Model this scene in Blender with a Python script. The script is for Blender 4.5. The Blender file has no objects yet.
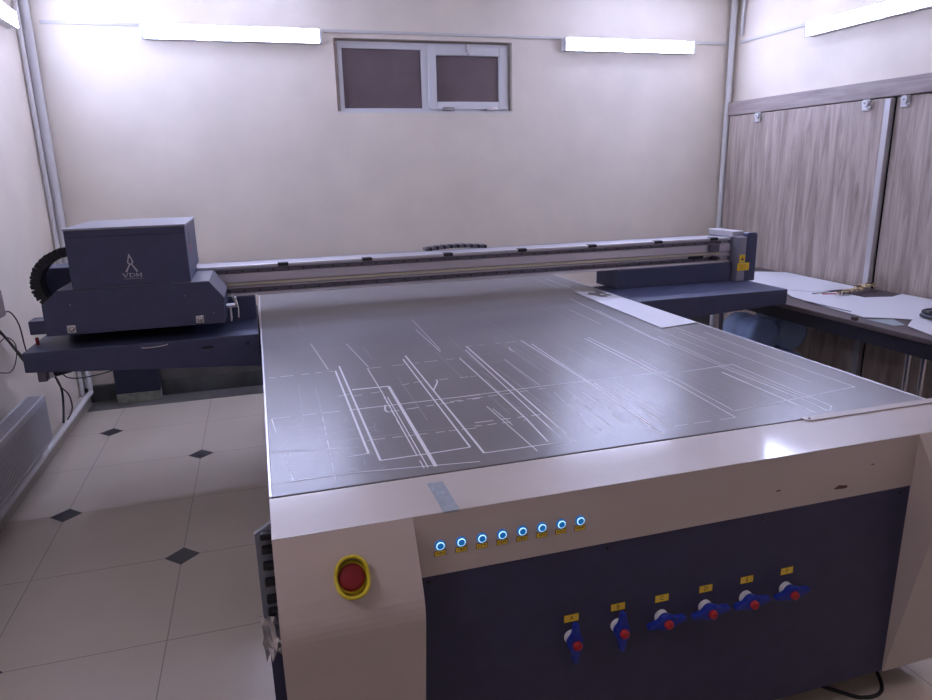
import bpy, bmesh, math, random
from mathutils import Vector, Matrix
C = bpy.context.scene.collection
random.seed(4)
# ---------------------------------------------------------------- camera
yaw, pitch, roll, F, CZ = 0.28635, -0.25841, -0.02307, 687.777, 1.66335
cy, sy, cp, sp, cr, sr = math.cos(yaw), math.sin(yaw), math.cos(pitch), math.sin(pitch), math.cos(roll), math.sin(roll)
fw = Vector((sy*cp, cy*cp, sp)); rt = Vector((cy, -sy, 0)); up = rt.cross(fw)
r2 = cr*rt + sr*up; u2 = -sr*rt + cr*up
cam = bpy.data.cameras.new('camera'); co = bpy.data.objects.new('camera', cam); C.objects.link(co)
m = Matrix((r2, u2, -fw)).transposed().to_4x4(); m.translation = Vector((0, 0, CZ)); co.matrix_world = m
cam.sensor_width = 36; cam.lens = F/932*36; cam.clip_start = .02; cam.clip_end = 60
S = bpy.context.scene; S.camera = co
S.view_settings.view_transform = 'Standard'; S.view_settings.look = 'None'
S.view_settings.gamma = 1; S.view_settings.use_curve_mapping = False
S.view_settings.exposure = 1.45
# ---------------------------------------------------------------- materials
def mat(name, col, rough=.5, metal=0, spec=.5, noise=0, nscale=8, bump=0, bscale=60, emit=None, es=0, trans=0, ior=1.45, stretch=None, coat=0, alpha=1, coatr=.1):
    M = bpy.data.materials.new(name); M.use_nodes = True; N = M.node_tree.nodes; K = M.node_tree.links
    b = N['Principled BSDF']; b.inputs['Base Color'].default_value = (*col, 1); b.inputs['Roughness'].default_value = rough
    b.inputs['Metallic'].default_value = metal; b.inputs['Specular IOR Level'].default_value = spec
    b.inputs['Transmission Weight'].default_value = trans; b.inputs['IOR'].default_value = ior
    b.inputs['Coat Weight'].default_value = coat; b.inputs['Coat Roughness'].default_value = coatr; b.inputs['Alpha'].default_value = alpha
    tc = N.new('ShaderNodeTexCoord'); mp = N.new('ShaderNodeMapping'); K.new(tc.outputs['Object'], mp.inputs[0])
    if stretch: mp.inputs['Scale'].default_value = stretch
    if noise:
        n = N.new('ShaderNodeTexNoise'); n.inputs['Scale'].default_value = nscale; n.inputs['Detail'].default_value = 5
        K.new(mp.outputs[0], n.inputs['Vector'])
        r = N.new('ShaderNodeValToRGB'); K.new(n.outputs['Fac'], r.inputs[0])
        r.color_ramp.elements[0].position = .3; r.color_ramp.elements[1].position = .7
        r.color_ramp.elements[0].color = (*[c*(1-noise) for c in col], 1); r.color_ramp.elements[1].color = (*[min(1, c*(1+noise)) for c in col], 1)
        K.new(r.outputs[0], b.inputs['Base Color'])
    if bump:
        n = N.new('ShaderNodeTexNoise'); n.inputs['Scale'].default_value = bscale; n.inputs['Detail'].default_value = 3
        K.new(mp.outputs[0], n.inputs['Vector'])
        bp = N.new('ShaderNodeBump'); bp.inputs['Strength'].default_value = bump; bp.inputs['Distance'].default_value = .003
        K.new(n.outputs['Fac'], bp.inputs['Height']); K.new(bp.outputs[0], b.inputs['Normal'])
    if emit: b.inputs['Emission Color'].default_value = (*emit, 1); b.inputs['Emission Strength'].default_value = es
    return M
class Nd:
    def __init__(s, M): s.N = M.node_tree.nodes; s.K = M.node_tree.links
    def m(s, op, a, b=None, c=None):
        n = s.N.new('ShaderNodeMath'); n.operation = op
        for i, v in enumerate((a, b, c)):
            if v is None: continue
            if isinstance(v, (int, float)): n.inputs[i].default_value = v
            else: s.K.new(v, n.inputs[i])
        return n.outputs[0]
    def mix(s, f, a, b):
        n = s.N.new('ShaderNodeMix'); n.data_type = 'RGBA'
        for i, v in ((0, f), (6, a), (7, b)):
            if isinstance(v, (int, float)): n.inputs[i].default_value = v
            elif isinstance(v, tuple): n.inputs[i].default_value = (*v, 1)
            else: s.K.new(v, n.inputs[i])
        return n.outputs[2]
wallm = mat('wall_paint', (.77, .69, .59), .62, noise=.05, nscale=3, bump=.25, bscale=180)
ceilm = mat('ceiling_paint', (.85, .82, .78), .8)
# --- floor: 60 cm cream tiles with dark diamonds on alternate corners
T, XA, Y0 = .6067, -.4653, 2.4209
floorm = mat('floor_tiles', (.5, .45, .4), .28, bump=.03, bscale=12); g = Nd(floorm)
geo = g.N.new('ShaderNodeNewGeometry'); sx = g.N.new('ShaderNodeSeparateXYZ'); g.K.new(geo.outputs['Position'], sx.inputs[0])
u = g.m('DIVIDE', g.m('SUBTRACT', sx.outputs[0], XA), T); v = g.m('DIVIDE', g.m('SUBTRACT', sx.outputs[1], Y0+T), T)
ru = g.m('ROUND', u); rv = g.m('ROUND', v); du = g.m('ABSOLUTE', g.m('SUBTRACT', u, ru)); dv = g.m('ABSOLUTE', g.m('SUBTRACT', v, rv))
even = g.m('LESS_THAN', g.m('ABSOLUTE', g.m('SUBTRACT', g.m('FLOORED_MODULO', g.m('ADD', ru, rv), 2.0), 0.0)), .5)
dia = g.m('MULTIPLY', g.m('LESS_THAN', g.m('ADD', du, dv), .125), even)
grout = g.m('LESS_THAN', g.m('MINIMUM', du, dv), .0036)
n1 = g.N.new('ShaderNodeTexNoise'); n1.inputs['Scale'].default_value = 2.2; n1.inputs['Detail'].default_value = 6; g.K.new(geo.outputs['Position'], n1.inputs['Vector'])
base = g.mix(n1.outputs['Fac'], (.52, .445, .36), (.64, .565, .47))
cl = g.mix(g.m('MULTIPLY', grout, .6), base, (.13, .11, .10))
cl = g.mix(dia, cl, (.035, .035, .045)); g.K.new(cl, g.N['Principled BSDF'].inputs['Base Color'])
# --- scratched aluminium-like table
tablem = mat('scratched_table', (.2, .19, .195), .4, metal=.08, spec=.5); g = Nd(tablem)
tc = g.N.new('ShaderNodeTexCoord')
def nz(scale, vs, detail=4):
    mp = g.N.new('ShaderNodeMapping'); mp.inputs['Scale'].default_value = vs; g.K.new(tc.outputs['Object'], mp.inputs[0])
    n = g.N.new('ShaderNodeTexNoise'); n.inputs['Scale'].default_value = scale; n.inputs['Detail'].default_value = detail
    g.K.new(mp.outputs[0], n.inputs['Vector']); return n.outputs['Fac']
def ramp(f, a, b):
    r = g.N.new('ShaderNodeMapRange'); r.inputs['From Min'].default_value = a; r.inputs['From Max'].default_value = b; g.K.new(f, r.inputs[0]); return r.outputs[0]
st = ramp(nz(1, (60, .9, 1), 6), .42, .72); st2 = ramp(nz(1, (1.1, 55, 1), 5), .5, .8); cloud = ramp(nz(1.6, (1, 1, 1), 5), .3, .75)
fine = nz(1, (300, 300, 1), 2)
w = g.m('MULTIPLY', g.m('ADD', st, g.m('MULTIPLY', st2, .35)), cloud)
c0 = g.mix(cloud, (.18, .166, .172), (.24, .224, .235)); c1 = g.mix(g.m('MULTIPLY', w, .18), c0, (.42, .41, .45))
g.K.new(c1, g.N['Principled BSDF'].inputs['Base Color'])
ro = g.m('ADD', g.m('MULTIPLY', w, .05), g.m('ADD', .25, g.m('MULTIPLY', fine, .08))); g.K.new(ro, g.N['Principled BSDF'].inputs['Roughness'])
bp = g.N.new('ShaderNodeBump'); bp.inputs['Strength'].default_value = .03; bp.inputs['Distance'].default_value = .001
g.K.new(g.m('ADD', st, g.m('MULTIPLY', fine, .5)), bp.inputs['Height']); g.K.new(bp.outputs[0], g.N['Principled BSDF'].inputs['Normal'])
# --- grey oak laminate
def woodmat(name, c0, c1, vs):
    M = mat(name, c0, .5); gg = Nd(M); tc = gg.N.new('ShaderNodeTexCoord')
    mp = gg.N.new('ShaderNodeMapping'); mp.inputs['Scale'].default_value = vs; gg.K.new(tc.outputs['Object'], mp.inputs[0])
    n = gg.N.new('ShaderNodeTexNoise'); n.inputs['Scale'].default_value = 2.2; n.inputs['Detail'].default_value = 8; n.inputs['Roughness'].default_value = .65; n.inputs['Distortion'].default_value = .6
    gg.K.new(mp.outputs[0], n.inputs['Vector'])
    r = gg.N.new('ShaderNodeValToRGB'); r.color_ramp.elements[0].position = .28; r.color_ramp.elements[1].position = .7
    r.color_ramp.elements[0].color = (*c0, 1); r.color_ramp.elements[1].color = (*c1, 1); gg.K.new(n.outputs['Fac'], r.inputs[0])
    gg.K.new(r.outputs[0], gg.N['Principled BSDF'].inputs['Base Color']); return M
woodv = woodmat('grey_oak_vertical', (.25, .195, .165), (.62, .53, .48), (9, 9, .8))
woodh = woodmat('grey_oak_header', (.24, .19, .18), (.46, .395, .38), (5, .7, 9))
navy = mat('navy_powder_coat', (.058, .067, .132), .42, noise=.06, nscale=20, bump=.06, bscale=400)
navyd = mat('navy_front_panel', (.036, .037, .085), .5, noise=.12, nscale=14, bump=.05, bscale=300)
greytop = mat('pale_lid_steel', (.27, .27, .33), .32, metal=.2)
cream = mat('cream_steel', (.50, .43, .40), .38, noise=.04, nscale=5, coat=.15)
ledgem = mat('ledge_steel', (.52, .46, .425), .42, noise=.05, nscale=6, coat=.5, coatr=.1)
alu = mat('beam_aluminium', (.50, .48, .54), .38, metal=.3, noise=.05, nscale=30, stretch=(.2, 20, 20))
aluw = mat('bright_aluminium', (.66, .65, .68), .35, metal=.6)
railm = mat('steel_rail', (.16, .15, .19), .3, metal=.8)
black = mat('black_plastic', (.012, .012, .016), .5)
dark = mat('dark_gap', (.012, .012, .015), .7)
white = mat('white_plastic', (.72, .72, .74), .4)
pvc = mat('pvc_window', (.66, .65, .66), .35)
pipew = mat('pipe_paint', (.70, .68, .68), .35)
duct = mat('cable_duct', (.62, .59, .56), .5)
yellow = mat('yellow_plastic', (.62, .50, .03), .4)
ylabel = mat('yellow_label', (.85, .58, .03), .5)
redm = mat('red_plastic', (.42, .012, .015), .4)
redd = mat('deep_red_plastic', (.22, .010, .018), .45)
bluem = mat('blue_valve_plastic', (.012, .03, .30), .4)
chrome = mat('chrome', (.6, .6, .64), .2, metal=1)
tapem = mat('silver_tape', (.34, .38, .42), .35, metal=.5, noise=.12, nscale=60, bump=.3, bscale=90)
paperm = mat('white_paper', (.74, .74, .79), .5, noise=.02, nscale=5)
sheetm = mat('white_sheet', (.70, .70, .74), .45)
greysh = mat('blue_grey_sheet', (.33, .39, .42), .4)
scm = mat('faint_scratches', (.50, .49, .54), .4)
markm = mat('cut_marks', (.85, .85, .9), .35)
inkm = mat('dark_ink', (.05, .045, .05), .5)
deskm = mat('dark_desk', (.10, .075, .075), .5, noise=.15, nscale=9)
apronm = mat('desk_apron', (.016, .016, .026), .5)
glassd = mat('dusky_window_glass', (.20, .15, .165), .22, trans=.25, spec=.6, noise=.15, nscale=3)
radm = mat('radiator_enamel', (.52, .51, .55), .4)
skirt = mat('cream_skirting', (.44, .39, .34), .4)
skird = mat('dark_skirting', (.075, .08, .075), .4, noise=.4, nscale=5)
boxb = mat('navy_box', (.018, .022, .05), .5)
boxl = mat('pale_box_base', (.26, .27, .22), .5, noise=.3, nscale=20)
pinkw = mat('pinkish_plaster', (.34, .26, .23), .6)
waterm = mat('blue_bottle_plastic', (.50, .66, .98), .12, trans=.3, ior=1.2, coat=.8)
capm = mat('bottle_cap', (.1, .25, .55), .4)
brownc = mat('brown_cable', (.05, .03, .028), .5)
tan = mat('tan_strips', (.75, .60, .38), .6, noise=.3, nscale=40)
plume = mat('dark_card', (.075, .055, .06), .6)
ringm = mat('lit_ring', (.6, .8, 1), .4, emit=(.45, .78, 1), es=.4)
btnblue = mat('button_blue', (.01, .10, .34), .3, emit=(0.0, .22, .7), es=.35*.4)
warmfill = mat('added_fill_light', (1, 1, 1), .4, emit=(.95, .84, 1.0), es=16)  # emission for the two added fill lamps only
tubem = mat('tube_light', (1, 1, 1), .4, emit=(.65, .725, 1.14), es=26)
film = mat('crumpled_film', (.55, .53, .53), .2, trans=.5)
sidegrey = mat('side_panel_grey', (.20, .21, .25), .4)
# ---------------------------------------------------------------- mesh helpers
class MB:
    def __init__(s): s.b = bmesh.new(); s.mats = []
    def _mi(s, m):
        if m not in s.mats: s.mats.append(m)
        return s.mats.index(m)
    def poly(s, vs, fs, m, smooth=False):
        V = [s.b.verts.new(v) for v in vs]; i = s._mi(m); out = []
        for f in fs:
            try: q = s.b.faces.new([V[k] for k in f]); q.material_index = i; q.smooth = smooth; out.append(q)
            except ValueError: pass
        return out
    def box(s, a, b, m, bev=0):
        x0, y0, z0 = [min(p, q) for p, q in zip(a, b)]; x1, y1, z1 = [max(p, q) for p, q in zip(a, b)]
        fs = s.poly([(x0,y0,z0),(x1,y0,z0),(x1,y1,z0),(x0,y1,z0),(x0,y0,z1),(x1,y0,z1),(x1,y1,z1),(x0,y1,z1)],
                    [(0,3,2,1),(4,5,6,7),(0,1,5,4),(1,2,6,5),(2,3,7,6),(3,0,4,7)], m)
        if bev:
            e = {e for f in fs for e in f.edges}
            r = bmesh.ops.bevel(s.b, geom=list(e), offset=bev, segments=2, affect='EDGES', profile=.5, material=-1)
        return s
    def prism(s, pts, axis, a, b, m, bev=0):
        n = len(pts)
        def P(p, t):
            return {'x': (t, p[0], p[1]), 'y': (p[0], t, p[1]), 'z': (p[0], p[1], t)}[axis]
        fs = s.poly([P(p, a) for p in pts]+[P(p, b) for p in pts], [tuple(range(n)), tuple(range(2*n-1, n-1, -1))]+[(i, i+n, (i+1) % n+n, (i+1) % n) for i in range(n)], m)
        bmesh.ops.recalc_face_normals(s.b, faces=fs)
        if bev: bmesh.ops.bevel(s.b, geom=list({e for f in fs for e in f.edges}), offset=bev, segments=2, affect='EDGES', profile=.5)
        return s
    def lathe(s, prof, o, axis, m, n=24, smooth=True):
        # prof: list of (r, h) along axis direction
        ax = Vector(axis).normalized(); t = ax.orthogonal().normalized(); bt = ax.cross(t); vs = []
        for r, h in prof:
            for k in range(n):
                a = 2*math.pi*k/n; vs.append(Vector(o)+ax*h+(t*math.cos(a)+bt*math.sin(a))*max(r, 1e-5))
        fs = [(i*n+k, i*n+(k+1) % n, (i+1)*n+(k+1) % n, (i+1)*n+k) for i in range(len(prof)-1) for k in range(n)]
        s.poly(vs, fs, m, smooth)
        s.poly(vs[:n], [tuple(range(n-1, -1, -1))], m); s.poly(vs[-n:], [tuple(range(n))], m)
        return s
    def cyl(s, a, b, r, m, n=20):
        a = Vector(a); b = Vector(b); return s.lathe([(r, 0), (r, (b-a).length)], a, b-a, m, n)
    def tube(s, pts, r, m, n=8, sub=6, closed=False):
        P = [Vector(p) for p in pts]; Q = []
        L = len(P)
        for i in range(L if closed else L-1):
            if closed: p0, p1, p2, p3 = P[i-1], P[i], P[(i+1) % L], P[(i+2) % L]
            else: p0, p1, p2, p3 = P[max(i-1, 0)], P[i], P[i+1], P[min(i+2, L-1)]
            for k in range(sub):
                t = k/sub; Q.append(.5*((2*p1)+(p2-p0)*t+(2*p0-5*p1+4*p2-p3)*t*t+(3*p1-p0-3*p2+p3)*t**3))
        if not closed: Q.append(P[-1])
        vs = []; N = len(Q); ref = None
        for i, q in enumerate(Q):
            d = (Q[(i+1) % N]-Q[i-1]) if closed else (Q[min(i+1, N-1)]-Q[max(i-1, 0)])
            d.normalize()
            if ref is None: ref = d.orthogonal().normalized()
            ref = (ref-d*ref.dot(d)).normalized(); bt = d.cross(ref)
            for k in range(n): a = 2*math.pi*k/n; vs.append(q+(ref*math.cos(a)+bt*math.sin(a))*r)
        s.poly(vs, [(i*n+k, i*n+(k+1) % n, ((i+1) % N)*n+(k+1) % n, ((i+1) % N)*n+k) for i in range(N if closed else N-1) for k in range(n)], m, True)
        if not closed: s.poly(vs[:n], [tuple(range(n-1, -1, -1))], m); s.poly(vs[-n:], [tuple(range(n))], m)
        return s
    def torus(s, o, axis, R, r, m, n=28, k=10):
        ax = Vector(axis).normalized(); t = ax.orthogonal().normalized(); bt = ax.cross(t)
        pts = [Vector(o)+(t*math.cos(2*math.pi*i/n)+bt*math.sin(2*math.pi*i/n))*R for i in range(n)]
        return s.tube(pts, r, m, k, 1, True)
    def text(s, body, o, ex, ey, size, m, depth=.0008, sxc=1.0):
        cu = bpy.data.curves.new('t', 'FONT'); cu.body = body; cu.size = size; cu.align_x = 'CENTER'; cu.align_y = 'CENTER'; cu.extrude = depth; cu.resolution_u = 3
        ob = bpy.data.objects.new('t', cu); C.objects.link(ob); bpy.context.view_layer.update()
        me = bpy.data.meshes.new_from_object(ob.evaluated_get(bpy.context.evaluated_depsgraph_get()))
        ex = Vector(ex); ey = Vector(ey); ez = ex.cross(ey)
        vs = [Vector(o)+ex*v.co.x*sxc+ey*v.co.y+ez*v.co.z for v in me.vertices]
        s.poly(vs, [tuple(f.vertices) for f in me.polygons], m)
        bpy.data.objects.remove(ob); bpy.data.curves.remove(cu); bpy.data.meshes.remove(me); return s
MARKS = [([(0.24, 2.645),(0.236, 1.786)], 6, 0),([(0.262, 2.709),(0.259, 1.727)], 6, 0),([(0.365, 2.633),(0.367, 2.3),(0.361, 1.759)], 3, 0),([(0.376, 2.256),(0.371, 1.639)], 3, 0),([(0.364, 2.26),(0.36, 1.638)], 2.5, 1),([(0.27, 2.38),(0.402, 2.374),(0.392, 1.639)], 10, 0),([(0.264, 2.306),(0.371, 2.322)], 3, 1),([(0.526, 2.719),(0.516, 1.733),(0.398, 1.728),(0.259, 1.727)], 5, 0),([(0.547, 2.771),(0.54, 1.68)], 6, 0),([(0.177, 1.781),(0.236, 1.786)], 3, 0),([(-0.015, 1.888),(0.188, 1.847)], 3, 1),([(-0.015, 2.169),(0.241, 2.165)], 3, 1),([(0.241, 2.165),(0.685, 2.167)], 5, 0),([(0.577, 2.166),(0.969, 2.18),(1.444, 2.175)], 4, 0),([(0.347, 2.101),(0.673, 2.131)], 4, 1),([(0.567, 2.131),(0.958, 2.154)], 3, 1),([(-0.012, 2.64),(0.24, 2.645)], 3, 1),([(0.365, 2.633),(0.756, 2.649)], 3, 1),([(0.213, 2.322),(0.268, 2.337)], 3, 1),([(0.45, 2.371),(0.534, 2.391)], 3, 1),([(0.596, 2.386),(0.754, 2.381)], 3, 1),([(0.248, 1.882),(0.589, 1.868)], 2.5, 1),([(0.751, 2.65),(0.749, 2.17),(0.747, 1.885),(0.737, 1.695)], 4.5, 0),([(0.833, 2.827),(0.808, 1.642)], 6, 0),([(0.812, 2.769),(0.782, 1.688)], 4, 0),([(0.84, 2.824),(1.078, 2.821)], 3, 1),([(1.096, 2.837),(1.095, 2.132),(1.068, 1.693)], 4.5, 0),([(1.116, 2.759),(1.1, 2.16),(1.077, 1.63)], 4.5, 0),([(0.586, 1.911),(0.849, 1.908)], 4, 1),([(0.577, 1.882),(0.741, 1.88)], 3, 1),([(0.54, 1.68),(0.785, 1.678)], 4, 0),([(0.668, 2.043),(0.683, 1.643)], 2.5, 0),([(1.377, 2.762),(1.374, 2.065)], 5, 0),([(1.4, 2.773),(1.401, 2.107)], 4, 0),([(1.725, 3.325),(1.654, 2.501)], 4, 0),([(1.59, 3.383),(1.581, 2.994)], 2.5, 0),([(1.002, 2.738),(0.993, 2.689),(1.001, 2.661)], 4, 0),([(0.586, 2.39),(0.582, 2.36),(0.542, 2.263)], 5, 0),([(0.353, 2.173),(0.344, 2.126),(0.347, 2.101)], 6, 0),([(0.934, 2.101),(0.891, 1.697)], 2, 0),([(0.928, 1.971),(0.917, 1.717)], 2.5, 0),([(1.113, 2.149),(1.089, 1.727)], 2, 0),([(1.14, 2.109),(1.12, 1.737)], 2, 0),([(0.974, 2.031),(0.963, 1.731)], 2, 0),([(1.026, 2.066),(1.016, 1.754)], 2.5, 0),([(1.022, 1.987),(1.017, 1.786)], 2, 0),([(1.184, 2.122),(1.181, 1.781)], 2, 0),([(0.987, 2.138),(0.98, 1.903)], 2, 0),([(1.14, 1.943),(1.137, 1.731)], 2, 0),([(0.918, 2.565),(0.919, 2.192)], 2, 0),([(0.679, 2.014),(0.688, 1.852)], 2, 0),([(1.675, 2.662),(1.665, 2.165),(1.666, 1.692),(1.654, 1.63)], 3, 0),([(1.702, 2.675),(1.681, 2.159),(1.69, 1.738)], 3, 0),([(1.616, 2.099),(1.611, 1.627)], 7, 0),([(1.652, 2.17),(1.667, 1.734),(1.661, 1.627)], 3, 0),([(1.478, 2.152),(1.718, 2.173),(1.704, 1.663),(1.664, 1.626)], 4.5, 0),([(1.842, 2.719),(1.827, 2.256),(1.825, 1.885)], 3, 0),([(1.94, 2.669),(1.922, 2.192),(1.926, 1.789),(1.389, 1.728)], 3.5, 0),([(1.425, 2.36),(1.389, 1.733)], 3, 0),([(1.397, 2.312),(1.355, 1.677)], 4, 0),([(1.355, 1.677),(1.139, 1.677)], 3, 1),([(1.77, 2.817),(1.767, 2.311)], 2, 0),([(1.052, 1.699),(1.075, 1.634)], 2, 0),([(0.142, 2.13),(0.129, 1.642)], 2, 1),([(0.012, 1.857),(0.025, 1.678)], 2, 0),([(-0.015, 2.165),(-0.005, 2.032)], 3, 0),([(0.182, 3.133),(0.215, 2.672)], 2, 0),([(0.336, 3.072),(0.372, 2.648)], 2, 0),([(0.696, 3.23),(0.702, 2.772)], 2.5, 0),([(-0.022, 1.673),(0.145, 1.677),(0.512, 1.629)], 3, 0),([(1.732, 3.676),(1.657, 2.626)], 4, 0),([(1.897, 3.94),(1.868, 2.541)], 3, 0),([(1.9, 4.428),(1.892, 3.606)], 3, 0),([(0.729, 3.464),(0.71, 2.812)], 2, 0),([(1.83, 4.46),(1.821, 4.015)], 2, 0)]
W = {}
def link(name, mb, parent=None, label=None, cat=None, group=None, kind=None, fix=False):
    if fix: bmesh.ops.recalc_face_normals(mb.b, faces=mb.b.faces)
    bb = [v.co.copy() for v in mb.b.verts]
    lo = Vector([min(v[i] for v in bb) for i in range(3)]); hi = Vector([max(v[i] for v in bb) for i in range(3)])
    org = Vector(((lo.x+hi.x)/2, (lo.y+hi.y)/2, lo.z))
    bmesh.ops.translate(mb.b, verts=mb.b.verts, vec=-org)
    me = bpy.data.meshes.new(name); mb.b.to_mesh(me); mb.b.free()
    for q in mb.mats: me.materials.append(q)
    o = bpy.data.objects.new(name, me); C.objects.link(o)
    o.location = org-(W[parent] if parent else Vector((0, 0, 0)))
    if parent: o.parent = parent
    W[o] = org
    for k, v in (('label', label), ('category', cat), ('group', group), ('kind', kind)):
        if v: o[k] = v
    return o
def thing(name, loc, label, cat, group=None, kind=None):
    o = bpy.data.objects.new(name, None); C.objects.link(o); o.location = loc; o.empty_display_size = .05; W[o] = Vector(loc)
    for k, v in (('label', label), ('category', cat), ('group', group), ('kind', kind)):
        if v: o[k] = v
    return o
def B(a, b, m, bev=0): return MB().box(a, b, m, bev)
XL, XR, YB, YF, ZC = -1.384, 4.186, 5.609, -2.6, 3.05
# ---------------------------------------------------------------- setting
st_ = dict(kind='structure')
link('floor', B((XL-.1, YF-.1, -.1), (XR+.1, YB+.1, 0), floorm), label='cream tiled floor with small dark diamond insets', **st_)
link('ceiling', B((XL-.1, YF-.1, ZC), (XR+.1, YB+.25, ZC+.1), ceilm), **st_)
link('wall_left', B((XL-.1, YF-.1, 0), (XL, YB, ZC), wallm), label='beige painted wall left of the printer', **st_)
link('wall_right', B((XR, YF-.1, 0), (XR+.1, YB, ZC), wallm), label='beige painted wall above the wood panels', **st_)
link('wall_front', B((XL-.1, YF-.1, 0), (XR+.1, YF, ZC), wallm), **st_)
wx0, wx1, wz0, wz1 = .672, 2.098, 2.095, 2.63
b = MB()
b.box((XL-.1, YB, 0), (wx0, YB+.22, ZC), wallm).box((wx1, YB, 0), (XR+.1, YB+.22, ZC), wallm).box((wx0, YB, 0), (wx1, YB+.22, wz0), wallm).box((wx0, YB, wz1), (wx1, YB+.22, ZC), wallm)
link('wall_back', b, label='beige painted back wall with a small high window', **st_)
link('baseboard_back', B((XL, YB-.03, 0), (XR, YB, .13), skird), label='dark stained skirting at the foot of the back wall', **st_)
link('dark_floor_strip', B((XL+.06, 5.36, 0), (XR-.06, YB-.03, .002), mat('floor_strip_dark', (.13, .12, .115), .35, noise=.25, nscale=5)), label='dark border strip of floor along the back wall', **st_)  # thin dark sheet over the tiles, darkens the floor by the back wall
link('grey_wall_band', B((-1.12, YB-.025, .13), (XR, YB, .33), mat('wall_band_grey', (.115, .105, .10), .55, noise=.2, nscale=6)), label='dull grey band low on the back wall', **st_)  # darker grey-brown band over the wall just above the skirting
link('baseboard_left', B((XL, YF, 0), (XL+.05, YB-.03, .085), skirt, .006), label='cream boxed skirting under the radiator', **st_)
# window
win = thing('window_1', ((wx0+wx1)/2, YB+.08, wz0), 'small high white plastic window with two dark panes', None, kind='structure')
y0, y1 = YB+.055, YB+.115
b = MB(); f = .05
b.box((wx0+.03, y0, wz0+.012), (.735, y1, wz1-.012), pvc).box((wx1-.035, y0, wz0+.012), (wx1-.012, y1, wz1-.012), pvc)
b.box((.735, y0, wz0+.012), (wx1-.035, y1, wz0+.038), pvc).box((.735, y0, wz1-.062), (wx1-.035, y1, wz1-.012), pvc).box((1.352, y0, wz0+.038), (1.41, y1, wz1-.062), pvc)
link('window_frame', b, win, 'white plastic outer frame')
b = MB(); a0, a1 = 1.405, 2.067; c0, c1 = wz0+.03, wz1-.03
b.box((a0, y0-.02, c0), (a0+.065, y1-.01, c1), pvc, .004).box((a1-.07, y0-.02, c0), (a1, y1-.01, c1), pvc, .004).box((a0+.065, y0-.02, c0), (a1-.07, y1-.01, 2.183), pvc, .004).box((a0+.065, y0-.02, 2.53), (a1-.07, y1-.01, c1), pvc, .004)
sash = link('sash', b, win, 'white tilting sash on the right')
link('window_pane', B((1.46, y0+.012, 2.175), (2.0, y0+.02, 2.54), glassd), sash)
link('window_pane', B((.73, y0+.012, 2.125), (1.36, y0+.02, 2.575), glassd), win, 'wide fixed dark pane')
for x in (1.56, 1.93): link('hinge', MB().cyl((x-.05, y0-.03, 2.122), (x+.05, y0-.03, 2.122), .011, chrome, 12).box((x-.045, y0-.035, 2.126), (x+.045, y0-.018, 2.14), chrome), sash)
link('latch', MB().box((1.715, y0-.045, 2.555), (1.745, y0-.02, 2.61), chrome, .004).box((1.722, y0-.055, 2.535), (1.738, y0-.03, 2.575), chrome, .003), sash)
link('window_reveal', B((wx0+.001, YB+.002, wz0), (wx1-.001, YB+.055, wz0+.012), pipew), win)
# night outside seen through the panes
# pipes and ducts
def pipe(x, y, r, label, top=ZC, z0=0, name='heating_pipe'): return link(name, MB().cyl((x, y, z0), (x, y, top), r, pipew, 20), None, label, 'pipe')
pipe(-1.335, YB-.045, .03, 'thick pale vertical pipe in the left corner by the back wall', z0=.13)
pipe(XL+.02, YB-.12, .015, 'thin pale vertical pipe on the left wall beside the thick corner pipe', z0=.085)
pipe(XR-.055, YB-.05, .026, 'thick pale vertical pipe in the right corner by the back wall', z0=.13)
pipe(XR-.02, YB-.13, .012, 'thin pale pipe high on the right wall beside the thick corner pipe', z0=2.72)
def ductb(a, b_, label): link('cable_duct', B(a, b_, duct, .003), None, label, 'cable duct')
ductb((XL+.12, YB-.016, 2.661), (-.66, YB, 2.684), 'pale cable duct on the back wall from left corner pipe to the left lamp')
ductb((.60, YB-.016, 2.662), (2.52, YB, 2.684), 'pale cable duct running above the window between both back wall lamps')
ductb((3.76, YB-.016, 2.661), (XR-.09, YB, 2.684), 'short pale cable duct from the right back wall lamp to the corner pipe')
ductb((XR-.016, 4.70, 2.661), (XR, YB-.10, 2.684), 'pale cable duct on the right wall leading to the right wall lamp')
link('heating_pipe', MB().cyl((XL+.072, YF+.1, .105), (XL+.072, YB-.1, .105), .018, pipew, 16).cyl((XL+.072, YB-.1, .105), (XL+.072, YB-.1, .3), .016, pipew, 16), None, 'pale horizontal pipe running low along the left wall under the radiator', 'pipe')
# tube lamps
def lamp(axis, wall, c0, z, label, s=1, L=1.2, tm=None):
    t = thing('tube_lamp', (c0+L/2, wall, z) if axis == 'x' else (wall, c0+L/2, z), label, 'lamp', 'wall tube lamps')
    def bx(u0, u1, d0, d1, z0, z1, m, bev, nm, lb=None):
        b = MB()
        if axis == 'x': b.box((u0, wall-d0, z0), (u1, wall-d1, z1), m, bev)
        else: b.box((wall+s*d0, u0, z0), (wall+s*d1, u1, z1), m, bev)
        link(nm, b, t, lb)
    bx(c0+.005, c0+L-.005, .002, .058, z-.048, z+.048, white, 0, 'housing'); hz_ = [bx(c0+.005, c0+L-.005, .058, .066, zz-.002, zz+.002, white, 0, 'rim') for zz in (z-.047, z+.047)]
    bx(c0, c0+L, .058, .0705, z-.0445, z+.0445, tm or tubem, .002, 'diffuser', 'glowing white diffuser')
    for e in (c0-.012, c0+L-.008): bx(e, e+.02, .002, .072, z-.05, z+.05, white, .004, 'end_cap')
lamp('x', YB, -.63, 2.625, 'glowing tube lamp on the back wall left of the window')
lamp('x', YB, 2.537, 2.622, 'glowing tube lamp on the back wall right of the window')
lamp('y', XR, 3.47, 2.62, 'glowing tube lamp high on the right wall above the wood panels', -1)
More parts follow.
